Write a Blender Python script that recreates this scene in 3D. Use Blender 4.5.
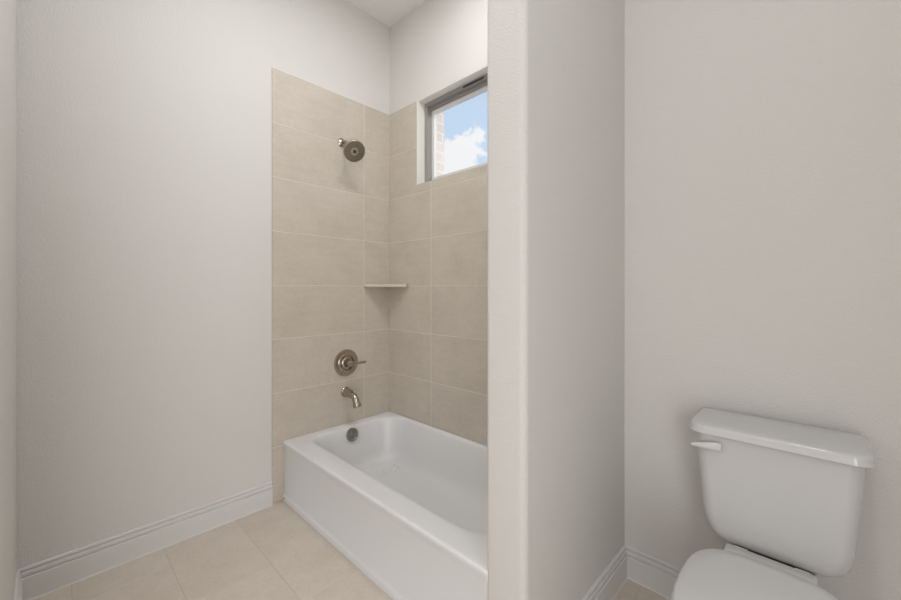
import bpy, bmesh, math, random
from mathutils import Vector, Matrix

# ---------------------------------------------------------------- clean
for o in list(bpy.data.objects):
    bpy.data.objects.remove(o, do_unlink=True)
SC = bpy.context.scene
COL = SC.collection
random.seed(7)

# ---------------------------------------------------------------- camera
cam_d = bpy.data.cameras.new('camera')
cam = bpy.data.objects.new('camera', cam_d)
COL.objects.link(cam)
cam.location = (0, 0, 1.205)
cam.rotation_euler = (math.pi / 2, 0, 0.765)
cam_d.sensor_fit = 'HORIZONTAL'
cam_d.sensor_width = 36.0
cam_d.lens = 384.54 / 901 * 36.0
cam_d.shift_y = -9.14 / 901
cam_d.clip_start = 0.02
SC.camera = cam

# ---------------------------------------------------------------- view
SC.view_settings.view_transform = 'Standard'
SC.view_settings.look = 'None'
SC.view_settings.gamma = 1.0
SC.view_settings.use_curve_mapping = False
SC.view_settings.exposure = 0.0

# ---------------------------------------------------------------- sky
W = bpy.data.worlds.new('sky')
SC.world = W
W.use_nodes = True
nt = W.node_tree
nt.nodes.clear()
N = nt.nodes.new
L = nt.links.new
w_out = N('ShaderNodeOutputWorld')
w_bg = N('ShaderNodeBackground')
w_bg.inputs['Strength'].default_value = 1.0
w_tc = N('ShaderNodeTexCoord')
w_sep = N('ShaderNodeSeparateXYZ')
L(w_tc.outputs['Generated'], w_sep.inputs[0])
w_ramp = N('ShaderNodeValToRGB')
L(w_sep.outputs['Z'], w_ramp.inputs[0])
el = w_ramp.color_ramp.elements
el[0].position = 0.0
el[0].color = (0.66, 0.80, 0.95, 1)
el[1].position = 0.75
el[1].color = (0.52, 0.69, 0.92, 1)
# cumulus: fractal noise, plus one heap of cloud low in the north west
w_no = N('ShaderNodeTexNoise')
w_no.inputs['Scale'].default_value = 13.0
w_no.inputs['Detail'].default_value = 7.0
w_no.inputs['Roughness'].default_value = 0.6
L(w_tc.outputs['Generated'], w_no.inputs['Vector'])
w_dist = N('ShaderNodeVectorMath')
w_dist.operation = 'DISTANCE'
w_dist.inputs[1].default_value = Vector((-0.694, 0.722, 0.338)).normalized()
L(w_tc.outputs['Generated'], w_dist.inputs[0])
w_m1 = N('ShaderNodeMath'); w_m1.operation = 'MULTIPLY_ADD'
w_m1.inputs[1].default_value = -4.5
w_m1.inputs[2].default_value = 0.36
L(w_dist.outputs['Value'], w_m1.inputs[0])
w_m1b = N('ShaderNodeMath'); w_m1b.operation = 'MAXIMUM'
w_m1b.inputs[1].default_value = -0.22
L(w_m1.outputs[0], w_m1b.inputs[0])
w_m2 = N('ShaderNodeMath'); w_m2.operation = 'ADD'
L(w_m1b.outputs[0], w_m2.inputs[0])
L(w_no.outputs['Fac'], w_m2.inputs[1])
w_cr = N('ShaderNodeValToRGB')
w_cr.color_ramp.elements[0].position = 0.49
w_cr.color_ramp.elements[1].position = 0.565
L(w_m2.outputs[0], w_cr.inputs[0])
w_mix = N('ShaderNodeMix'); w_mix.data_type = 'RGBA'
L(w_cr.outputs['Color'], w_mix.inputs['Factor'])
L(w_ramp.outputs['Color'], w_mix.inputs['A'])
w_mix.inputs['B'].default_value = (0.97, 0.97, 0.98, 1)
L(w_mix.outputs['Result'], w_bg.inputs['Color'])
L(w_bg.outputs[0], w_out.inputs[0])

# ---------------------------------------------------------------- sun (rakes along the outer wall)
sd = bpy.data.lights.new('sun', 'SUN')
sd.energy = 1.7
sd.angle = math.radians(0.6)
sd.color = (1.0, 0.97, 0.93)
so = bpy.data.objects.new('sun', sd)
COL.objects.link(so)
so.rotation_euler = Vector((1, 0.20, 0.10)).to_track_quat('Z', 'Y').to_euler()

# ---------------------------------------------------------------- ceiling lamps
CEIL = 3.10
LAMP_COL = (0.985, 0.985, 1.012)
LAMPS = [
    (-1.15, 1.08, 8.0, 0.11),   # x, y, watts, radius
    (-0.05, 0.60, 5.5, 0.085),  # unseen, added to light the toilet side
    (-1.30, 0.55, 5.0, 0.15),  # out of view, put in to brighten the window wall
    (-0.55, -1.00, 6.5, 0.20),  # added soft fill from behind, never in view
]
for i, (x, y, p, r) in enumerate(LAMPS):
    ld = bpy.data.lights.new('ceiling_lamp', 'AREA')
    ld.shape = 'DISK'
    ld.size = 2 * r
    ld.energy = p
    ld.color = LAMP_COL
    lo = bpy.data.objects.new('ceiling_lamp', ld)
    lo.location = (x, y, CEIL - 0.016)
    COL.objects.link(lo)

# added unseen fill panel at the right-hand wall, behind the camera
FILL_PANELS = [
    (0.925, -1.05, 1.06, '-X', 37.0),
]
for x, y, z, fc, p in FILL_PANELS:
    ld = bpy.data.lights.new('fill_panel', 'AREA')
    ld.shape = 'RECTANGLE'
    ld.size = 1.60
    ld.size_y = 1.90
    ld.energy = p
    ld.color = LAMP_COL
    lo = bpy.data.objects.new('fill_panel', ld)
    lo.location = (x, y, z)
    lo.rotation_euler = (math.pi / 2, 0, math.pi / 2)
    COL.objects.link(lo)

# ================================================================ helpers
def link(name, me, mat=None, parent=None, smooth=None):
    o = bpy.data.objects.new(name, me)
    COL.objects.link(o)
    if mat is not None:
        for m in (mat if isinstance(mat, (list, tuple)) else [mat]):
            me.materials.append(m)
    if smooth is not None:
        me.shade_smooth()
        me.set_sharp_from_angle(angle=math.radians(smooth))
    if parent is not None:
        o.parent = parent
        o.matrix_parent_inverse = Matrix.Translation(-parent.location) if parent.parent is None else \
            Matrix.Translation(-parent.matrix_basis.translation)
    return o

def finish(name, bm, mat, parent=None, smooth=None, bevel=None, seg=2):
    bmesh.ops.remove_doubles(bm, verts=bm.verts, dist=1e-6)
    bmesh.ops.recalc_face_normals(bm, faces=bm.faces)
    me = bpy.data.meshes.new(name)
    bm.to_mesh(me)
    bm.free()
    o = link(name, me, mat, parent, smooth)
    if bevel:
        b = o.modifiers.new('bevel', 'BEVEL')
        b.width = bevel
        b.segments = seg
        b.limit_method = 'ANGLE'
        b.angle_limit = math.radians(40)
        b.harden_normals = False
    return o

def thing(name, loc, label, cat):
    o = bpy.data.objects.new(name, None)
    o.empty_display_size = 0.05
    o.location = loc
    COL.objects.link(o)
    o['label'] = label
    o['category'] = cat
    return o

def structure(o):
    o['kind'] = 'structure'
    return o

def box(bm, x0, x1, y0, y1, z0, z1, mi=0):
    v = [bm.verts.new((x, y, z)) for z in (z0, z1) for y in (y0, y1) for x in (x0, x1)]
    for q in ((0, 2, 3, 1), (4, 5, 7, 6), (0, 1, 5, 4), (2, 6, 7, 3), (0, 4, 6, 2), (1, 3, 7, 5)):
        f = bm.faces.new([v[i] for i in q])
        f.material_index = mi

def rrect(x0, x1, y0, y1, z, r, n=8, side=4):
    """closed ring of a rounded rectangle; r scalar or (r00,r10,r11,r01)"""
    if not isinstance(r, (list, tuple)):
        r = (r,) * 4
    pts = []
    cs = [(x0 + r[0], y0 + r[0], r[0], math.pi), (x1 - r[1], y0 + r[1], r[1], 1.5 * math.pi),
          (x1 - r[2], y1 - r[2], r[2], 0.0), (x0 + r[3], y1 - r[3], r[3], 0.5 * math.pi)]
    arcs = []
    for cx, cy, rr, a0 in cs:
        arcs.append([Vector((cx + rr * math.cos(a0 + k / n * math.pi / 2),
                             cy + rr * math.sin(a0 + k / n * math.pi / 2), z)) for k in range(n + 1)])
    for i in range(4):
        pts += arcs[i]
        a, b = arcs[i][-1], arcs[(i + 1) % 4][0]
        for k in range(1, side):
            pts.append(a.lerp(b, k / side))
    return pts

def loft(bm, rings, cap0=True, cap1=True, mi=0):
    vs = [[bm.verts.new(p) for p in r] for r in rings]
    n = len(vs[0])
    for a, b in zip(vs, vs[1:]):
        for i in range(n):
            f = bm.faces.new((a[i], a[(i + 1) % n], b[(i + 1) % n], b[i]))
            f.material_index = mi
    if cap0:
        bm.faces.new(list(reversed(vs[0]))).material_index = mi
    if cap1:
        bm.faces.new(vs[-1]).material_index = mi
    return vs

def frame_of(d):
    d = Vector(d).normalized()
    up = Vector((0, 0, 1)) if abs(d.z) < 0.95 else Vector((0, 1, 0))
    a = d.cross(up).normalized()
    return d, a, a.cross(d).normalized()

def lathe(bm, o, d, prof, n=32, mi=0, cap0=True, cap1=True):
    """prof: (distance along d, radius)"""
    o = Vector(o)
    d, a, b = frame_of(d)
    rings = []
    for t, r in prof:
        rings.append([o + d * t + (a * math.cos(2 * math.pi * k / n) + b * math.sin(2 * math.pi * k / n)) * max(r, 1e-4)
                      for k in range(n)])
    return loft(bm, rings, cap0, cap1, mi)

def tube(bm, pts, rad, n=16, mi=0):
    pts = [Vector(p) for p in pts]
    rings = []
    pa = None
    for i, p in enumerate(pts):
        t = (pts[min(i + 1, len(pts) - 1)] - pts[max(i - 1, 0)]).normalized()
        if pa is None:
            _, a, b = frame_of(t)
        else:
            a = (pa - t * pa.dot(t)).normalized()
            b = t.cross(a).normalized()
        pa = a
        r = rad[i] if isinstance(rad, (list, tuple)) else rad
        rings.append([p + (a * math.cos(2 * math.pi * k / n) + b * math.sin(2 * math.pi * k / n)) * r for k in range(n)])
    return loft(bm, rings, True, True, mi)

def spline(pts, n=8):
    P = [Vector(p) for p in pts]
    P = [P[0] * 2 - P[1]] + P + [P[-1] * 2 - P[-2]]
    out = []
    for i in range(1, len(P) - 2):
        p0, p1, p2, p3 = P[i - 1:i + 3]
        for k in range(n):
            t = k / n
            out.append(0.5 * ((2 * p1) + (p2 - p0) * t + (2 * p0 - 5 * p1 + 4 * p2 - p3) * t * t +
                              (-p0 + 3 * p1 - 3 * p2 + p3) * t ** 3))
    out.append(P[-2])
    return out

# ================================================================ materials
def mat(name, col, rough=0.5, metal=0.0, spec=0.5, coat=0.0):
    m = bpy.data.materials.new(name)
    m.use_nodes = True
    b = m.node_tree.nodes['Principled BSDF']
    b.inputs['Base Color'].default_value = (*col, 1)
    b.inputs['Roughness'].default_value = rough
    b.inputs['Metallic'].default_value = metal
    b.inputs['Specular IOR Level'].default_value = spec
    b.inputs['Coat Weight'].default_value = coat
    b.inputs['Coat Roughness'].default_value = 0.05
    return m, m.node_tree, b

def coords(t):
    return t.nodes.new('ShaderNodeTexCoord').outputs['Object']

def noise(t, vec, scale, detail=3.0, rough=0.5):
    n = t.nodes.new('ShaderNodeTexNoise')
    n.inputs['Scale'].default_value = scale
    n.inputs['Detail'].default_value = detail
    n.inputs['Roughness'].default_value = rough
    t.links.new(vec, n.inputs['Vector'])
    return n.outputs['Fac']

def ramp(t, fac, stops):
    r = t.nodes.new('ShaderNodeValToRGB')
    e = r.color_ramp.elements
    while len(e) < len(stops):
        e.new(0.5)
    for q, (p, c) in zip(e, stops):
        q.position = p
        q.color = (*c, 1)
    t.links.new(fac, r.inputs[0])
    return r.outputs['Color']

def bump(t, bsdf, fac, strength, dist):
    b = t.nodes.new('ShaderNodeBump')
    b.inputs['Strength'].default_value = strength
    b.inputs['Distance'].default_value = dist
    t.links.new(fac, b.inputs['Height'])
    t.links.new(b.outputs[0], bsdf.inputs['Normal'])

def mixcol(t, fac, a, b, mode='MIX'):
    m = t.nodes.new('ShaderNodeMix')
    m.data_type = 'RGBA'
    m.blend_type = mode
    for s, v in (('Factor', fac), ('A', a), ('B', b)):
        if isinstance(v, (int, float)):
            m.inputs[s].default_value = v
        elif isinstance(v, tuple):
            m.inputs[s].default_value = (*v, 1)
        else:
            t.links.new(v, m.inputs[s])
    return m.outputs['Result']

# orange-peel textured drywall
M_WALL, t, b = mat('wall_paint', (0.70, 0.683, 0.652), 0.62, spec=0.3)
c = coords(t)
f1 = noise(t, c, 150, 2.5, 0.55)
bump(t, b, f1, 0.5, 0.004)

M_CEIL, t, b = mat('ceiling_paint', (0.84, 0.83, 0.80), 0.8, spec=0.2)
bump(t, b, noise(t, coords(t), 130, 2), 0.2, 0.003)

M_LIT_REVEAL, t, b = mat('lit_reveal', (0.86, 0.835, 0.765), 0.5)  # pale cream holds the daylight brightness of the reveals
M_TRIM, t, b = mat('trim_paint', (0.70, 0.688, 0.668), 0.34)

def tile_material(name, dark, mid, light, rough):
    m, t, b = mat(name, mid, rough)
    c = coords(t)
    at = t.nodes.new('ShaderNodeAttribute')
    at.attribute_name = 'tile_shift'
    add = t.nodes.new('ShaderNodeVectorMath')
    add.operation = 'ADD'
    t.links.new(c, add.inputs[0])
    t.links.new(at.outputs['Vector'], add.inputs[1])
    v = add.outputs[0]
    f = noise(t, v, 5.0, 6, 0.6)
    colr = ramp(t, f, [(0.32, dark), (0.5, mid), (0.72, light)])
    # streaky stone veins along the tile
    mp = t.nodes.new('ShaderNodeMapping')
    mp.inputs['Scale'].default_value = (3, 3, 14)
    t.links.new(v, mp.inputs['Vector'])
    f2 = noise(t, mp.outputs[0], 2.2, 5, 0.62)
    colr = mixcol(t, 0.35, colr, ramp(t, f2, [(0.35, dark), (0.65, light)]))
    f3 = noise(t, v, 70, 3, 0.6)
    colr = mixcol(t, 0.12, colr, ramp(t, f3, [(0.38, tuple(x * 0.7 for x in dark)), (0.6, light)]))
    t.links.new(colr, b.inputs['Base Color'])
    bump(t, b, f3, 0.05, 0.001)
    return m

M_TILE = tile_material('wall_tile', (0.525, 0.467, 0.392), (0.58, 0.522, 0.442), (0.625, 0.566, 0.485), 0.42)
M_FLOOR = tile_material('floor_tile', (0.575, 0.505, 0.425), (0.63, 0.562, 0.480), (0.68, 0.61, 0.525), 0.40)
M_GROUT, t, b = mat('wall_grout', (0.72, 0.66, 0.58), 0.85)
M_FGROUT, t, b = mat('floor_grout', (0.555, 0.49, 0.41), 0.85)
M_CAULK, t, b = mat('caulk', (0.74, 0.72, 0.68), 0.5)

M_PORC, t, b = mat('white_enamel', (0.755, 0.757, 0.757), 0.34, coat=0.12)
M_GLOSS, t, b = mat('polished_enamel', (0.76, 0.76, 0.757), 0.12, coat=0.6)
M_CHINA, t, b = mat('white_china', (0.645, 0.64, 0.63), 0.16, coat=0.4)
M_PLAST, t, b = mat('white_plastic', (0.70, 0.70, 0.69), 0.28)

M_NICK, t, b = mat('brushed_nickel', (0.43, 0.375, 0.32), 0.26, metal=1.0)
f = noise(t, coords(t), 220, 2)
t.links.new(ramp(t, f, [(0.3, (0.40, 0.345, 0.29)), (0.7, (0.47, 0.41, 0.355))]), b.inputs['Base Color'])
M_DARK, t, b = mat('dark_rubber', (0.075, 0.068, 0.06), 0.6)
M_GREY, t, b = mat('grey_nickel', (0.30, 0.29, 0.28), 0.35, metal=1.0)
M_FACE, t, b = mat('spray_face_nickel', (0.62, 0.59, 0.52), 0.42, metal=1.0)
M_SLOT, t, b = mat('slot_black', (0.02, 0.02, 0.02), 0.7)
M_FRAME, t, b = mat('window_frame_grey', (0.31, 0.295, 0.28), 0.45)
M_SASH, t, b = mat('window_sash_white', (0.72, 0.70, 0.67), 0.4)

# clear pane
M_GLASS = bpy.data.materials.new('window_glass')
M_GLASS.use_nodes = True
t = M_GLASS.node_tree
t.nodes.clear()
go = t.nodes.new('ShaderNodeOutputMaterial')
gt = t.nodes.new('ShaderNodeBsdfTransparent')
gt.inputs[0].default_value = (0.97, 0.98, 0.98, 1)
gg = t.nodes.new('ShaderNodeBsdfGlossy')
gg.inputs['Roughness'].default_value = 0.02
gl = t.nodes.new('ShaderNodeLayerWeight')
gl.inputs['Blend'].default_value = 0.3
gf = t.nodes.new('ShaderNodeMath')
gf.operation = 'MULTIPLY'
gf.inputs[1].default_value = 0.12
t.links.new(gl.outputs['Facing'], gf.inputs[0])
gm = t.nodes.new('ShaderNodeMixShader')
t.links.new(gf.outputs[0], gm.inputs[0])
t.links.new(gt.outputs[0], gm.inputs[1])
t.links.new(gg.outputs[0], gm.inputs[2])
t.links.new(gm.outputs[0], go.inputs[0])

M_BRICK, t, b = mat('outer_brick', (0.6, 0.45, 0.38), 0.85)
c = coords(t)
sp = t.nodes.new('ShaderNodeSeparateXYZ')
t.links.new(c, sp.inputs[0])
ad = t.nodes.new('ShaderNodeMath')
ad.operation = 'ADD'
t.links.new(sp.outputs['X'], ad.inputs[0])
t.links.new(sp.outputs['Y'], ad.inputs[1])
cb = t.nodes.new('ShaderNodeCombineXYZ')
t.links.new(ad.outputs[0], cb.inputs[0])
t.links.new(sp.outputs['Z'], cb.inputs[1])
bk = t.nodes.new('ShaderNodeTexBrick')
bk.inputs['Scale'].default_value = 1.0
bk.inputs['Brick Width'].default_value = 0.2
bk.inputs['Row Height'].default_value = 0.068
bk.inputs['Mortar Size'].default_value = 0.006
bk.inputs['Color1'].default_value = (0.76, 0.66, 0.60, 1)
bk.inputs['Color2'].default_value = (0.72, 0.61, 0.55, 1)
bk.inputs['Mortar'].default_value = (0.80, 0.76, 0.71, 1)
t.links.new(cb.outputs[0], bk.inputs['Vector'])
t.links.new(bk.outputs['Color'], b.inputs['Base Color'])

# ================================================================ room shell
XL, YB = -2.236, 1.694        # drywall planes behind the tub
TXL, TYB = -2.228, 1.686      # tile faces
YF = -0.0885                  # wall beside the door
PL, PR = -0.7425, -0.599      # partition faces
PY = 0.926                    # partition end
XR, YR = 0.95, -2.0
OX0, OX1, OZ0, OZ1 = -1.928, -1.010, 1.910, 2.468   # window opening

def wall(name, boxes, m=M_WALL, **k):
    bm = bmesh.new()
    for q in boxes:
        box(bm, *q)
    return structure(finish(name, bm, m, **k))

wall('wall_left', [(XL - 0.12, XL, YR - 0.12, YB + 0.12, 0, CEIL)])
wall('wall_back', [(XL, OX0, YB, YB + 0.14, 0, CEIL), (OX1, XR, YB, YB + 0.14, 0, CEIL),
                   (OX0, OX1, YB, YB + 0.14, 0, OZ0 - 0.008),
                   (OX0, OX1, YB, YB + 0.14, OZ1, CEIL)])
wall('wall_right', [(XR, XR + 0.12, YR - 0.12, YB + 0.12, 0, CEIL)])
wall('wall_rear', [(XL, XR, YR - 0.12, YR, 0, CEIL)])
wall('wall_front', [(XL, -1.27, YF - 0.12, YF, 0, CEIL)], bevel=0.018, seg=4)
# partition between tub and toilet, bull-nosed corners
bm = bmesh.new()
loft(bm, [rrect(PL, PR, PY, YB, z, (0.02, 0.022, 0.0005, 0.0005), n=8, side=1) for z in (0, CEIL)])
structure(finish('wall_partition', bm, M_WALL, smooth=30))
bm = bmesh.new()
box(bm, XL - 0.12, XR + 0.12, YR - 0.12, YB + 0.14, CEIL, CEIL + 0.1)
structure(finish('ceiling', bm, M_CEIL))

# ---- tiles as slightly pillowed slabs over a grout bed
def add_tile(bm, lay, o, u, v, n, a0, a1, c0, c1, th, gap, gaps=(1, 1, 1, 1)):
    """one tile: origin o, axes u,v, outward n, rect a0..a1 x c0..c1"""
    g = gap / 2
    a0 += g * gaps[0]; a1 -= g * gaps[1]; c0 += g * gaps[2]; c1 -= g * gaps[3]
    e = 0.0012
    sh = Vector((random.uniform(-30, 30), random.uniform(-30, 30), random.uniform(-30, 30)))
    P = lambda a, c, h: o + u * a + v * c + n * h
    r0 = [P(a0, c0, 0), P(a1, c0, 0), P(a1, c1, 0), P(a0, c1, 0)]
    r1 = [P(a0, c0, th - e), P(a1, c0, th - e), P(a1, c1, th - e), P(a0, c1, th - e)]
    r2 = [P(a0 + e, c0 + e, th), P(a1 - e, c0 + e, th), P(a1 - e, c1 - e, th), P(a0 + e, c1 - e, th)]
    n0 = len(bm.faces)
    vs = loft(bm, [r0, r1, r2])
    for r in vs:
        for q in r:
            q[lay] = sh

X, Y, Z = Vector((1, 0, 0)), Vector((0, 1, 0)), Vector((0, 0, 1))
ROW = 0.3075
ZT = 2.468
rows = [(max(ZT - (k + 1) * ROW, 0.0), ZT - k * ROW) for k in range(8)]
rows[-1] = (0.002, rows[-1][1])
TH = 0.008
GAP = 0.0036

# wall with the taps
YT0, YT1 = 0.869, 1.476
bm = bmesh.new()
lay = bm.verts.layers.float_vector.new('tile_shift')
for z0, z1 in rows:
    add_tile(bm, lay, Vector((XL, 0, 0)), Y, Z, X, YT0, YT1, z0, z1, TH, GAP, (0, 1, 1, 1 if z1 < 2.46 else 0))
    add_tile(bm, lay, Vector((XL, 0, 0)), Y, Z, X, YT1, TYB, z0, z1, TH, GAP, (1, 1, 1, 1 if z1 < 2.46 else 0))
box(bm, XL, TXL - 0.0012, YT0 + 0.002, TYB + 0.001, 0.002, ZT - 0.001, 1)
box(bm, XL, TXL - 0.003, YT0, TYB, ZT, ZT + 0.005, 2)
structure(finish('trim_1', bm, [M_TILE, M_GROUT, M_CAULK]))

# wall with the window
bm = bmesh.new()
lay = bm.verts.layers.float_vector.new('tile_shift')
cols = [(TXL, -1.791), (-1.791, -1.181), (-1.181, PL - TH)]
OB = Vector((0, YB, 0))
for z0, z1 in rows[:7]:
    for x0, x1 in cols:
        if z1 <= OZ0 + 1e-4:
            add_tile(bm, lay, OB, X, Z, -Y, x0, x1, z0, z1, TH, GAP)
            continue
        top = 1 if z1 < 2.46 else 0
        if x0 < OX0:
            add_tile(bm, lay, OB, X, Z, -Y, x0, min(x1, OX0), z0, z1, TH, GAP, (1, 0, 1, top))
        if x1 > OX1:
            add_tile(bm, lay, OB, X, Z, -Y, max(x0, OX1), x1, z0, z1, TH, GAP, (0, 1, 1, top))
        if z0 < OZ0:
            a, c = max(x0, OX0), min(x1, OX1)
            add_tile(bm, lay, OB, X, Z, -Y, a, c, z0, OZ0, TH, GAP,
                     (1 if a > OX0 else 0, 1 if c < OX1 else 0, 1, 0))
# tiled reveals and sill
RD = 0.066
for x0, x1 in ((OX0, -1.791), (-1.791, -1.181), (-1.181, OX1)):
    add_tile(bm, lay, Vector((0, YB, OZ0 - TH)), X, Y, Z, x0, x1, 0.0005, RD, TH, GAP, (1, 1, 0, 0))
for q in ((TXL, OX0 - 0.002, 0.30, ZT - 0.001), (OX1 + 0.002, PL - TH, 0.30, ZT - 0.001), (OX0 - 0.002, OX1 + 0.002, 0.30, OZ0 - 0.003)):
    box(bm, q[0], q[1], TYB + 0.0012, YB, q[2], q[3], 1)
box(bm, TXL, OX0, TYB + 0.003, YB, ZT, ZT + 0.005, 2)
structure(finish('trim_2', bm, [M_TILE, M_GROUT, M_CAULK]))

# added thin liners, brightness of the window reveals put into their pale colour
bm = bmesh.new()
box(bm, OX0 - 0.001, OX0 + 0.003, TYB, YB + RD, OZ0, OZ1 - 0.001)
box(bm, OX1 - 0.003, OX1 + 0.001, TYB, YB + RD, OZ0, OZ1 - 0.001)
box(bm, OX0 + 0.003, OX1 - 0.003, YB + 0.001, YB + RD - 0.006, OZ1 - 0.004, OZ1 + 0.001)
structure(finish('reveal_liner_lit', bm, M_LIT_REVEAL))

# tub side of the partition
bm = bmesh.new()
lay = bm.verts.layers.float_vector.new('tile_shift')
for z0, z1 in rows[:7]:
    for y0, y1 in ((0.96, 1.30), (1.30, TYB)):
        add_tile(bm, lay, Vector((PL, 0, 0)), Y, Z, -X, y0, y1, max(z0, 0.347), z1, TH, GAP)
box(bm, PL - TH + 0.0012, PL, 0.962, TYB, 0.347, ZT - 0.001, 1)
structure(finish('trim_3', bm, [M_TILE, M_GROUT]))

# ---- floor: 12 x 24 inch tiles, rows run along the tub
bm = bmesh.new()
lay = bm.verts.layers.float_vector.new('tile_shift')
FG = 0.0014
y = 0.676 + 4 * ROW
k = 0
while y > YR - 0.1:
    y0, y1 = max(y - ROW, YR), min(y, YB)
    xs = -1.44 + (0.0 if k % 2 else 0.305) - 0.61 * 3
    if y1 > y0:
        while xs < XR:
            a, c = max(xs, XL), min(xs + 0.61, XR)
            if c - a > 0.01:
                add_tile(bm, lay, Vector((0, 0, -0.008)), X, Y, Z, a, c, y0, y1, 0.008, FG)
            xs += 0.61
    y -= ROW
    k += 1
box(bm, XL - 0.12, XR + 0.12, YR - 0.12, YB + 0.14, -0.1, -0.0010, 1)
structure(finish('floor', bm, [M_FLOOR, M_FGROUT]))

# ---- baseboards
PROF = [(0, 0.129), (0.0060, 0.129), (0.0095, 0.1265), (0.0100, 0.1200), (0.0085, 0.1178), (0.0050, 0.1165), (0.0050, 0.1142),
        (0.0110, 0.1125), (0.0130, 0.1090), (0.0130, 0.1000), (0.0115, 0.0970), (0.0080, 0.0955), (0.0080, 0.0930), (0.0145, 0.0912),
        (0.0160, 0.0890), (0.0160, 0.004), (0.019, 0.0)]

def baseboard(name, P, Q, n, m0=0, m1=0):
    P, Q, n = Vector((*P, 0)), Vector((*Q, 0)), Vector((*n, 0))
    d = (Q - P).normalized()
    bm = bmesh.new()
    prof = PROF + [(0, 0)]
    loft(bm, [[P + n * a + d * a * m0 + Z * z for a, z in prof], [Q + n * a - d * a * m1 + Z * z for a, z in prof]])
    return structure(finish(name, bm, M_TRIM))

baseboard('baseboard_left', (XL, YF), (XL, YT0 - 0.001), (1, 0), 1, 0)
baseboard('baseboard_front', (-1.29, YF), (XL, YF), (0, 1), 0, 1)
baseboard('baseboard_partition', (PR, PY + 0.02), (PR, YB), (1, 0), 0, 1)
baseboard('baseboard_back', (PR, YB), (XR, YB), (0, -1), 1, 1)
baseboard('baseboard_right', (XR, YB), (XR, -0.16), (-1, 0), 1, 0)
baseboard('baseboard_rear', (XR, YR), (XL, YR), (0, 1), 1, 0)

# ---- window
WY0, WY1 = 1.752, 1.826
win = bpy.data.objects.new('window_1', None)
win.location = ((OX0 + OX1) / 2, WY0, OZ0)
COL.objects.link(win)
structure(win)

def rectframe(bm, x0, x1, z0, z1, w, y0, y1):
    wl, wr, wb, wt = w
    box(bm, x0, x0 + wl, y0, y1, z0, z1)
    box(bm, x1 - wr, x1, y0, y1, z0, z1)
    box(bm, x0 + wl, x1 - wr, y0, y1, z0, z0 + wb)
    box(bm, x0 + wl, x1 - wr, y0, y1, z1 - wt, z1)

bm = bmesh.new()
rectframe(bm, OX0, OX1, OZ0, OZ1, (0.028, 0.028, 0.028, 0.030), WY0, WY1)
rectframe(bm, OX0 + 0.028, OX1 - 0.028, OZ0 + 0.028, OZ1 - 0.030, (0.006, 0.006, 0.006, 0.018), WY0 + 0.022, WY1)
finish('window_frame', bm, M_FRAME, win, bevel=0.0015)
bm = bmesh.new()
rectframe(bm, OX0 + 0.034, OX1 - 0.034, OZ0 + 0.034, OZ1 - 0.048, (0.024, 0.024, 0.024, 0.020), WY0 + 0.036, WY1 - 0.010)
finish('sash', bm, M_SASH, win, bevel=0.002)
bm = bmesh.new()
box(bm, OX0 + 0.05, OX1 - 0.05, WY0 + 0.052, WY0 + 0.056, OZ0 + 0.05, OZ1 - 0.060)
finish('pane', bm, M_GLASS, win)
# dark slot in the head of the frame
bm = bmesh.new()
box(bm, -1.575, -1.412, WY0 - 0.0015, WY0 + 0.004, 2.4445, 2.4555)
finish('vent_slot', bm, M_SLOT, win)

# brick skin outside
bm = bmesh.new()
BY0, BY1 = YB + 0.142, 1.938
box(bm, XL - 1.2, OX0 + 0.006, BY0, BY1, 0, CEIL + 0.6)
box(bm, OX1 - 0.006, XR + 0.5, BY0, BY1, 0, CEIL + 0.6)
box(bm, OX0 + 0.006, OX1 - 0.006, BY0, BY1, 0, OZ0 + 0.004)
box(bm, OX0 + 0.006, OX1 - 0.006, BY0, BY1, OZ1 + 0.02, CEIL + 0.6)
structure(finish('wall_outside', bm, M_BRICK))

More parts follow.
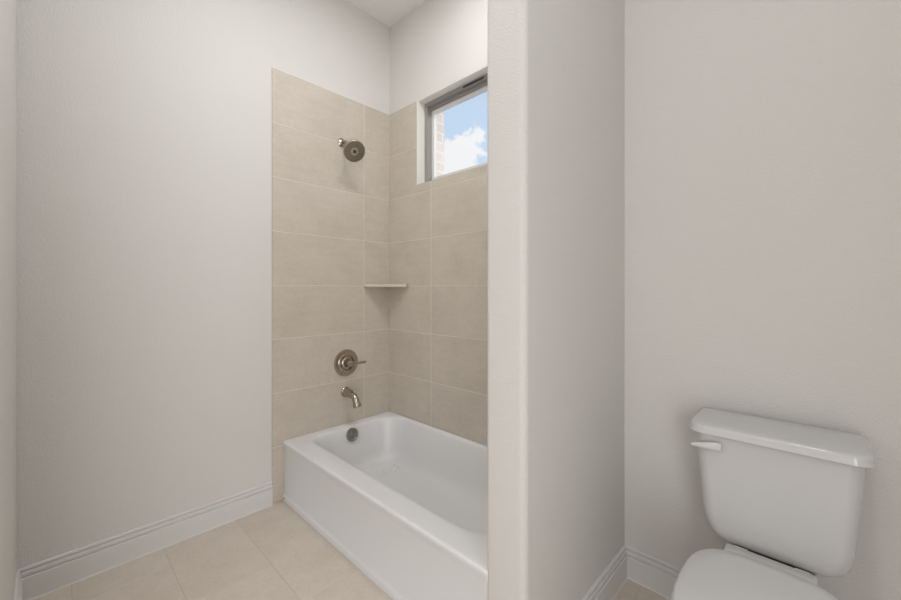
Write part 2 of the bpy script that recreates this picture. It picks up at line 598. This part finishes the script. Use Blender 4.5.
# ================================================================ bathtub
TX0, TX1, TY0, TY1, RIM = TXL, PL + 0.008, 0.926, TYB, 0.343
tub = thing('bathtub', ((TX0 + TX1) / 2, (TY0 + TY1) / 2, 0),
            'white enamelled alcove bathtub with flat front apron below the tiled walls', 'bathtub')
bm = bmesh.new()
R0 = 0.004
def outer(f, z, side_in=0.0, r=R0):
    return rrect(TX0 + side_in, TX1 - side_in, TY0 + f, TY1 - side_in, z, r, n=10, side=8)
def inner(dl, dr, df, db, z, r):
    return rrect(-2.162 + dl, -0.825 - dr, 1.054 + df, 1.656 - db, z, r, n=10, side=8)
rings = [outer(0.001, 0.0), outer(0.001, 0.026), outer(0.003, 0.030), outer(0.007, 0.034), outer(0.010, 0.040),
         outer(0.0075, 0.295), outer(0.004, 0.312), outer(0.001, 0.325), outer(0.0005, 0.333),
         outer(0.0015, 0.3375), outer(0.0045, 0.3410, 0.001), outer(0.009, RIM - 0.0005, 0.003), outer(0.016, RIM, 0.006),
         inner(-0.030, -0.036, -0.034, -0.020, RIM - 0.0003, (0.10, 0.16, 0.16, 0.16)),
         inner(-0.021, -0.026, -0.024, -0.0145, RIM - 0.0015, (0.10, 0.16, 0.16, 0.16)),
         inner(-0.013, -0.016, -0.015, -0.010, RIM - 0.0040, (0.098, 0.16, 0.16, 0.16)),
         inner(-0.007, -0.008, -0.008, -0.0055, RIM - 0.0080, (0.097, 0.16, 0.16, 0.158)),
         inner(-0.002, -0.002, -0.003, -0.002, RIM - 0.0140, (0.096, 0.16, 0.16, 0.156)),
         inner(0.001, 0.003, 0.001, 0.001, RIM - 0.022, (0.095, 0.16, 0.16, 0.155)),
         inner(0.008, 0.018, 0.007, 0.008, RIM - 0.055, (0.10, 0.16, 0.16, 0.155)),
         inner(0.020, 0.06, 0.016, 0.020, 0.225, (0.11, 0.17, 0.17, 0.155)),
         inner(0.036, 0.13, 0.030, 0.034, 0.150, (0.12, 0.18, 0.18, 0.155)),
         inner(0.050, 0.19, 0.042, 0.047, 0.110, (0.125, 0.18, 0.18, 0.155)),
         inner(0.070, 0.235, 0.060, 0.066, 0.085, (0.125, 0.17, 0.17, 0.15)),
         inner(0.095, 0.27, 0.082, 0.090, 0.073, (0.12, 0.16, 0.16, 0.14)),
         inner(0.130, 0.31, 0.115, 0.125, 0.068, (0.10, 0.14, 0.14, 0.12)),
         inner(0.30, 0.50, 0.24, 0.24, 0.066, (0.05, 0.05, 0.05, 0.05))]
loft(bm, rings)
finish('tub_shell', bm, M_PORC, tub, smooth=80)
# embossed non-slip pattern on the basin floor
bm = bmesh.new()
for i in range(3):
    for j in range(6):
        cx = -2.000 + i * 0.026 + (0.015 if j % 2 else 0)
        cy = 1.420 + j * 0.025
        for k in range(2):
            a = k * 3.1 + i + j * 1.7
            px, py = cx + 0.008 * math.cos(a), cy + 0.008 * math.sin(a)
            lathe(bm, (px, py, 0.0655 + 0.28 * max(0, py - 1.525)), (0, 0, 1), [(0, 0.0056), (0.0026, 0.0048), (0.0046, 0.0030), (0.0054, 0.001)], n=8)
finish('non_slip_texture', bm, M_GLOSS, tub, smooth=80)
# overflow plate
d = Vector((1, 0, 0.16)).normalized()
o = Vector((-2.150, 1.334, 0.289))
bm = bmesh.new()
lathe(bm, o, d, [(-0.004, 0.040), (0.006, 0.041), (0.010, 0.0395), (0.012, 0.036), (0.0125, 0.030), (0.0105, 0.028),
                 (0.0105, 0.020), (0.013, 0.018), (0.014, 0.001)], n=36)
ov = finish('overflow_plate', bm, M_GREY, tub, smooth=35)
_, ax, bx_ = frame_of(d)
for sg in (-1, 1):
    bm = bmesh.new()
    lathe(bm, o + d * 0.010 + ax * 0.0235 * sg, d, [(0, 0.0035), (0.0025, 0.0032), (0.003, 0.001)], n=12)
    finish('overflow_screw', bm, M_NICK, ov, smooth=35)
# drain in the basin floor
bm = bmesh.new()
lathe(bm, (-2.005, 1.29, 0.071), (0, 0, 1), [(0, 0.036), (0.003, 0.034), (0.0035, 0.026), (0.012, 0.022), (0.015, 0.012), (0.0155, 0.001)], n=28)
finish('drain', bm, M_GREY, tub, smooth=35)
# little plugged hole at the foot of the apron
bm = bmesh.new()
lathe(bm, (-2.206, 0.929, 0.021), (0, -1, 0), [(-0.002, 0.012), (0.003, 0.011), (0.004, 0.008)], n=16)
cl = finish('apron_clip', bm, M_PLAST, tub, smooth=35)
bm = bmesh.new()
lathe(bm, (-2.206, 0.9256, 0.021), (0, -1, 0), [(-0.001, 0.0055), (0.001, 0.005)], n=12)
finish('clip_hole', bm, M_SLOT, cl)

# ================================================================ shower head
sh = thing('shower', (TXL, 1.306, 2.161),
           'round brushed nickel shower head on a short arm high on the beige tile', 'shower head')
bm = bmesh.new()
lathe(bm, (TXL, 1.306, 2.161), (1, 0, 0), [(0, 0.029), (0.004, 0.0285), (0.008, 0.024), (0.013, 0.014), (0.014, 0.010)], n=28)
finish('flange', bm, M_NICK, sh, smooth=40)
FACE = Vector((-2.072, 1.303, 2.066))
FD = Vector((0.80, -0.13, -0.60)).normalized()
ball = FACE - FD * 0.066
bm = bmesh.new()
tube(bm, spline([(TXL + 0.004, 1.306, 2.161), (-2.185, 1.306, 2.158), (-2.150, 1.305, 2.135), ball], 7), 0.0095, 16)
finish('shower_arm', bm, M_NICK, sh, smooth=40)
bm = bmesh.new()
lathe(bm, ball, FD, [(-0.014, 0.010), (-0.010, 0.016), (0.0, 0.0185), (0.010, 0.017), (0.016, 0.014), (0.022, 0.017),
                     (0.034, 0.030), (0.046, 0.052), (0.054, 0.064), (0.060, 0.068), (0.066, 0.0675), (0.0685, 0.065), (0.0675, 0.061)], n=44)
hb = finish('spray_cone', bm, M_NICK, sh, smooth=40)
bm = bmesh.new()
lathe(bm, FACE, FD, [(-0.004, 0.0615), (0.001, 0.0612), (0.0012, 0.052), (-0.0004, 0.051), (-0.0004, 0.046), (0.0012, 0.045),
                     (0.0012, 0.036), (-0.0004, 0.035), (-0.0004, 0.029), (0.0014, 0.028), (0.0018, 0.016), (0.0018, 0.001)], n=44)
sf = finish('spray_face', bm, M_FACE, sh, smooth=35)
bm = bmesh.new()
_, fa, fb = frame_of(FD)
for rr, cnt, nr in ((0.0560, 30, 0.0034), (0.0440, 24, 0.0034), (0.0320, 17, 0.0034), (0.0200, 11, 0.0034)):
    for k in range(cnt):
        a = 2 * math.pi * k / cnt + rr * 90
        lathe(bm, FACE + fa * rr * math.cos(a) + fb * rr * math.sin(a) - FD * 0.001, FD,
              [(0, nr), (0.003, nr * 0.85), (0.0038, nr * 0.4)], n=8)
finish('nozzles', bm, M_DARK, sf, smooth=40)
bm = bmesh.new()
lathe(bm, FACE, FD, [(0, 0.0125), (0.003, 0.012), (0.0042, 0.009), (0.003, 0.006), (0.003, 0.001)], n=24)
finish('face_button', bm, M_DARK, sf, smooth=40)

# ================================================================ mixer valve
VC = Vector((TXL, 1.337, 0.737))
vv = thing('shower_valve', VC, 'round brushed nickel shower valve plate with lever above the tub spout', 'faucet')
bm = bmesh.new()
lathe(bm, VC, (1, 0, 0), [(0, 0.087), (0.003, 0.0872), (0.0065, 0.085), (0.009, 0.080), (0.0095, 0.072), (0.0070, 0.069),
                          (0.0080, 0.060), (0.0115, 0.055), (0.0125, 0.050), (0.0040, 0.0475), (0.0040, 0.001)], n=56)
finish('escutcheon', bm, M_NICK, vv, smooth=25)
bm = bmesh.new()
lathe(bm, VC, (1, 0, 0), [(0.003, 0.041), (0.016, 0.040), (0.020, 0.036), (0.022, 0.029), (0.032, 0.0265), (0.040, 0.0255), (0.041, 0.001)], n=40)
finish('trim_sleeve', bm, M_NICK, vv, smooth=30)
bm = bmesh.new()
lathe(bm, VC, (1, 0, 0), [(0.041, 0.018), (0.044, 0.0225), (0.056, 0.0225), (0.066, 0.020), (0.073, 0.014), (0.075, 0.001)], n=32)
tube(bm, spline([VC + Vector((0.056, 0.010, 0.0)), VC + Vector((0.058, 0.032, -0.001)), VC + Vector((0.062, 0.062, -0.001)),
                 VC + Vector((0.066, 0.108, 0.000))], 6),
     [0.0105] * 3 + [0.009] * 4 + [0.0072] * 3 + [0.0068] * 3 + [0.0078] * 3 + [0.0085] * 2 + [0.006], 14)
finish('lever_handle', bm, M_NICK, vv, smooth=40)

# ================================================================ tub spout
SP = Vector((TXL, 1.331, 0.548))
ts = thing('tub_spout', SP, 'curved brushed nickel tub spout on the tile just above the tub rim', 'faucet')
bm = bmesh.new()
lathe(bm, SP, (1, 0, 0), [(0, 0.033), (0.005, 0.0335), (0.009, 0.031), (0.011, 0.028)], n=32)
finish('spout_flange', bm, M_NICK, ts, smooth=35)
bm = bmesh.new()
tube(bm, spline([SP + Vector((0.008, 0, 0)), SP + Vector((0.05, 0, -0.001)), SP + Vector((0.092, 0, -0.006)), SP + Vector((0.116, 0, -0.020)),
                 SP + Vector((0.132, 0, -0.044)), SP + Vector((0.146, 0, -0.070))], 6),
     [0.0300 - 0.0085 * min(1, i / 14) for i in range(18)] + [0.0210] * 4 + [0.0212, 0.0218, 0.0226, 0.0234, 0.0242, 0.0250, 0.0258, 0.0264, 0.0258], 22)
finish('spout_body', bm, M_NICK, ts, smooth=45)
bm = bmesh.new()
lathe(bm, SP + Vector((0.108, 0, 0.002)), (0.15, 0, 1), [(0, 0.0045), (0.012, 0.0045), (0.014, 0.0075), (0.020, 0.0078), (0.023, 0.005)], n=16)
finish('diverter_knob', bm, M_NICK, ts, smooth=40)

# ================================================================ corner shelf
bm = bmesh.new()
sx, sy = -2.019, 1.474
out = [(TXL, TYB), (TXL, sy), (TXL + 0.014, sy - 0.004), (sx + 0.004, TYB - 0.014), (sx, TYB)]
loft(bm, [[Vector((px, py, z)) for px, py in out] for z in (1.231, 1.252)])
lay = bm.verts.layers.float_vector.new('tile_shift')
shelf = finish('corner_shelf', bm, M_TILE, bevel=0.003)
shelf['label'] = 'beige stone corner shelf where the two tiled walls meet'
shelf['category'] = 'shelf'

# ================================================================ toilet
TC = -0.1045
toi = thing('toilet', (TC, 1.30, 0), 'white two-piece toilet with closed lid beside the partition', 'toilet')

def egg(hw, yc, fl, bl, z, n=64, pf=2.15, pb=3.4):
    pts = []
    for k in range(n):
        a = 2 * math.pi * k / n
        s, c = math.sin(a), math.cos(a)
        p = pf if c < 0 else pb
        ex = abs(s) ** (2 / p) * (1 if s >= 0 else -1)
        ey = abs(c) ** (2 / p) * (1 if c >= 0 else -1)
        pts.append(Vector((TC + hw * ex, yc + (bl if c >= 0 else fl) * ey, z)))
    return pts

bm = bmesh.new()
loft(bm, [egg(0.100, 1.30, 0.20, 0.28, 0.0), egg(0.100, 1.30, 0.20, 0.28, 0.02), egg(0.092, 1.30, 0.185, 0.27, 0.06),
          egg(0.092, 1.28, 0.175, 0.25, 0.14), egg(0.112, 1.24, 0.20, 0.24, 0.21), egg(0.145, 1.20, 0.225, 0.23, 0.28),
          egg(0.165, 1.185, 0.235, 0.225, 0.335), egg(0.172, 1.183, 0.238, 0.222, 0.365), egg(0.172, 1.183, 0.238, 0.222, 0.380),
          egg(0.166, 1.183, 0.232, 0.216, 0.386)])
# shelf of the bowl that carries the tank
loft(bm, [rrect(TC - 0.085, TC + 0.085, 1.33, 1.655, z, 0.03, n=6, side=2) for z in (0.10, 0.30)] +
     [rrect(TC - 0.100, TC + 0.100, 1.33, 1.660, z, 0.03, n=6, side=2) for z in (0.345, 0.378)] +
     [rrect(TC - 0.095, TC + 0.095, 1.335, 1.655, 0.384, 0.028, n=6, side=2)])
finish('bowl', bm, M_CHINA, toi, smooth=50)
# seat ring and lid
YS = 1.190
bm = bmesh.new()
loft(bm, [egg(0.176, YS, 0.240, 0.224, 0.3865), egg(0.181, YS, 0.245, 0.229, 0.390), egg(0.182, YS, 0.246, 0.230, 0.398),
          egg(0.179, YS, 0.243, 0.227, 0.4055)])
finish('seat', bm, M_PLAST, toi, smooth=50)
bm = bmesh.new()
loft(bm, [egg(0.175, YS, 0.240, 0.226, 0.4070), egg(0.1775, YS, 0.243, 0.229, 0.4105), egg(0.1775, YS, 0.243, 0.229, 0.419),
          egg(0.175, YS, 0.2405, 0.2265, 0.4250), egg(0.169, YS, 0.235, 0.221, 0.4290), egg(0.14, YS, 0.20, 0.19, 0.4312),
          egg(0.07, YS, 0.10, 0.10, 0.4324)])
finish('seat_lid', bm, M_PLAST, toi, smooth=50)
bm = bmesh.new()
loft(bm, [rrect(TC - 0.107, TC + 0.100, 1.385, 1.470, z, 0.006, n=4, side=2) for z in (0.3865, 0.4135)] +
     [rrect(TC - 0.105, TC + 0.098, 1.387, 1.468, 0.4155, 0.006, n=4, side=2)])
finish('hinge_bar', bm, M_PLAST, toi, smooth=40)
for sg in (-1, 1):
    bm = bmesh.new()
    lathe(bm, (TC + sg * 0.070 - 0.016, 1.474, 0.4070), (1, 0, 0), [(0, 0.006), (0.001, 0.007), (0.031, 0.007), (0.032, 0.006)], n=16)
    finish('hinge', bm, M_PLAST, toi, smooth=40)
# tank
bm = bmesh.new()
def tk(hw, yf, z, r=0.035, yb=1.666):
    return rrect(TC - hw, TC + hw, yf, yb, z, (r, r, 0.025, 0.025), n=8, side=6)
loft(bm, [tk(0.100, 1.522, 0.398, 0.03, 1.64), tk(0.122, 1.508, 0.3995, 0.035, 1.655), tk(0.140, 1.499, 0.405, 0.04), tk(0.154, 1.493, 0.415, 0.042),
          tk(0.165, 1.489, 0.432, 0.042), tk(0.1715, 1.486, 0.455, 0.04), tk(0.1755, 1.484, 0.485), tk(0.181, 1.481, 0.56),
          tk(0.189, 1.475, 0.66), tk(0.195, 1.471, 0.744)])
finish('tank', bm, M_CHINA, toi, smooth=50)
# rubber gasket under the tank, widened to darken the shaded gap
bm = bmesh.new()
loft(bm, [rrect(TC - 0.098, TC + 0.096, 1.525, 1.64, z, 0.03, n=6, side=2) for z in (0.3835, 0.3990)])
finish('gasket_gap_shade', bm, M_DARK, toi, smooth=40)
bm = bmesh.new()
def tl(hw, yf, z, r=0.044, yb=1.674):
    return rrect(TC - hw, TC + hw, yf, yb, z, (r, r, 0.014, 0.014), n=8, side=6)
loft(bm, [tl(0.200, 1.462, 0.7440), tl(0.2085, 1.455, 0.7450), tl(0.2110, 1.4525, 0.7475), tl(0.2110, 1.4525, 0.7515), tl(0.2094, 1.4545, 0.7545), tl(0.2094, 1.4545, 0.7650),
          tl(0.2088, 1.4570, 0.7700), tl(0.2072, 1.4620, 0.7735, 0.043, 1.673), tl(0.2040, 1.4690, 0.7758, 0.042, 1.672), tl(0.199, 1.479, 0.7772, 0.04, 1.669),
          tl(0.190, 1.493, 0.7780, 0.04, 1.664), tl(0.12, 1.55, 0.7785, 0.03, 1.61)])
finish('tank_lid', bm, M_CHINA, toi, smooth=50)
# flush lever
bm = bmesh.new()
lathe(bm, (TC - 0.132, 1.476, 0.7115), (0, -1, 0), [(0, 0.013), (0.010, 0.0125), (0.013, 0.010)], n=20)
LV = [(-0.118, 0.7125, 0.0120), (-0.128, 0.7120, 0.0132), (-0.143, 0.7110, 0.0128), (-0.156, 0.7098, 0.0112), (-0.168, 0.7080, 0.0090),
      (-0.182, 0.7060, 0.0074), (-0.193, 0.7048, 0.0062), (-0.199, 0.7042, 0.0034)]
rg = []
for k, (dx, z, h) in enumerate(LV):
    y0 = 1.462 - 0.004 * k / 7
    th = 0.0075 if k < 5 else 0.006
    rg.append([Vector((TC + dx, y0 + th * math.cos(a) * (abs(math.cos(a)) ** -0.35 if abs(math.cos(a)) > 1e-3 else 1) * 0.9, z + h * math.sin(a)))
               for a in [2 * math.pi * q / 20 for q in range(20)]])
loft(bm, rg)
finish('flush_lever', bm, M_PLAST, toi, smooth=50)

# ================================================================ ceiling light fixtures
M_LENS, t, b = mat('lamp_lens', (0.9, 0.9, 0.88), 0.5)
b.inputs['Emission Color'].default_value = (*LAMP_COL, 1)
b.inputs['Emission Strength'].default_value = 4.0
names = ['small round recessed ceiling light in front of the tub', 'added unseen recessed ceiling light over the toilet',
         'added unseen recessed fill light by the tub apron', 'added unseen flush fill light near the added fill window']
for (x, y, p, r), lb in zip(LAMPS, names):
    fx = thing('ceiling_light', (x, y, CEIL), lb, 'ceiling light')
    bm = bmesh.new()
    lathe(bm, (x, y, CEIL), (0, 0, -1), [(0, r + 0.02), (0.008, r + 0.018), (0.012, r + 0.008), (0.010, r)], n=40)
    finish('trim_ring', bm, M_TRIM, fx, smooth=30)
    bm = bmesh.new()
    lathe(bm, (x, y, CEIL), (0, 0, -1), [(0.006, r), (0.0125, r * 0.98)], n=40)
    finish('lens', bm, M_LENS, fx, smooth=30)

# ---- made-up window around the fill panel, out of view beside the camera
fill_win = bpy.data.objects.new('added_fill_window', None)
fill_win.location = (XR, -1.05, 0.06)
COL.objects.link(fill_win)
structure(fill_win)
bm = bmesh.new()
for y0, y1, z0, z1 in ((-1.93, -1.86, 0.03, 2.09), (-0.24, -0.17, 0.03, 2.09), (-1.86, -0.24, 0.03, 0.09), (-1.86, -0.24, 2.02, 2.09)):
    box(bm, XR - 0.03, XR - 0.001, y0, y1, z0, z1)
finish('window_frame', bm, M_TRIM, fill_win, bevel=0.003)  # frame of the added fill window
bm = bmesh.new()
box(bm, XR - 0.018, XR - 0.010, -1.86, -0.24, 0.09, 2.02)
finish('fill_window_pane', bm, M_PLAST, fill_win)
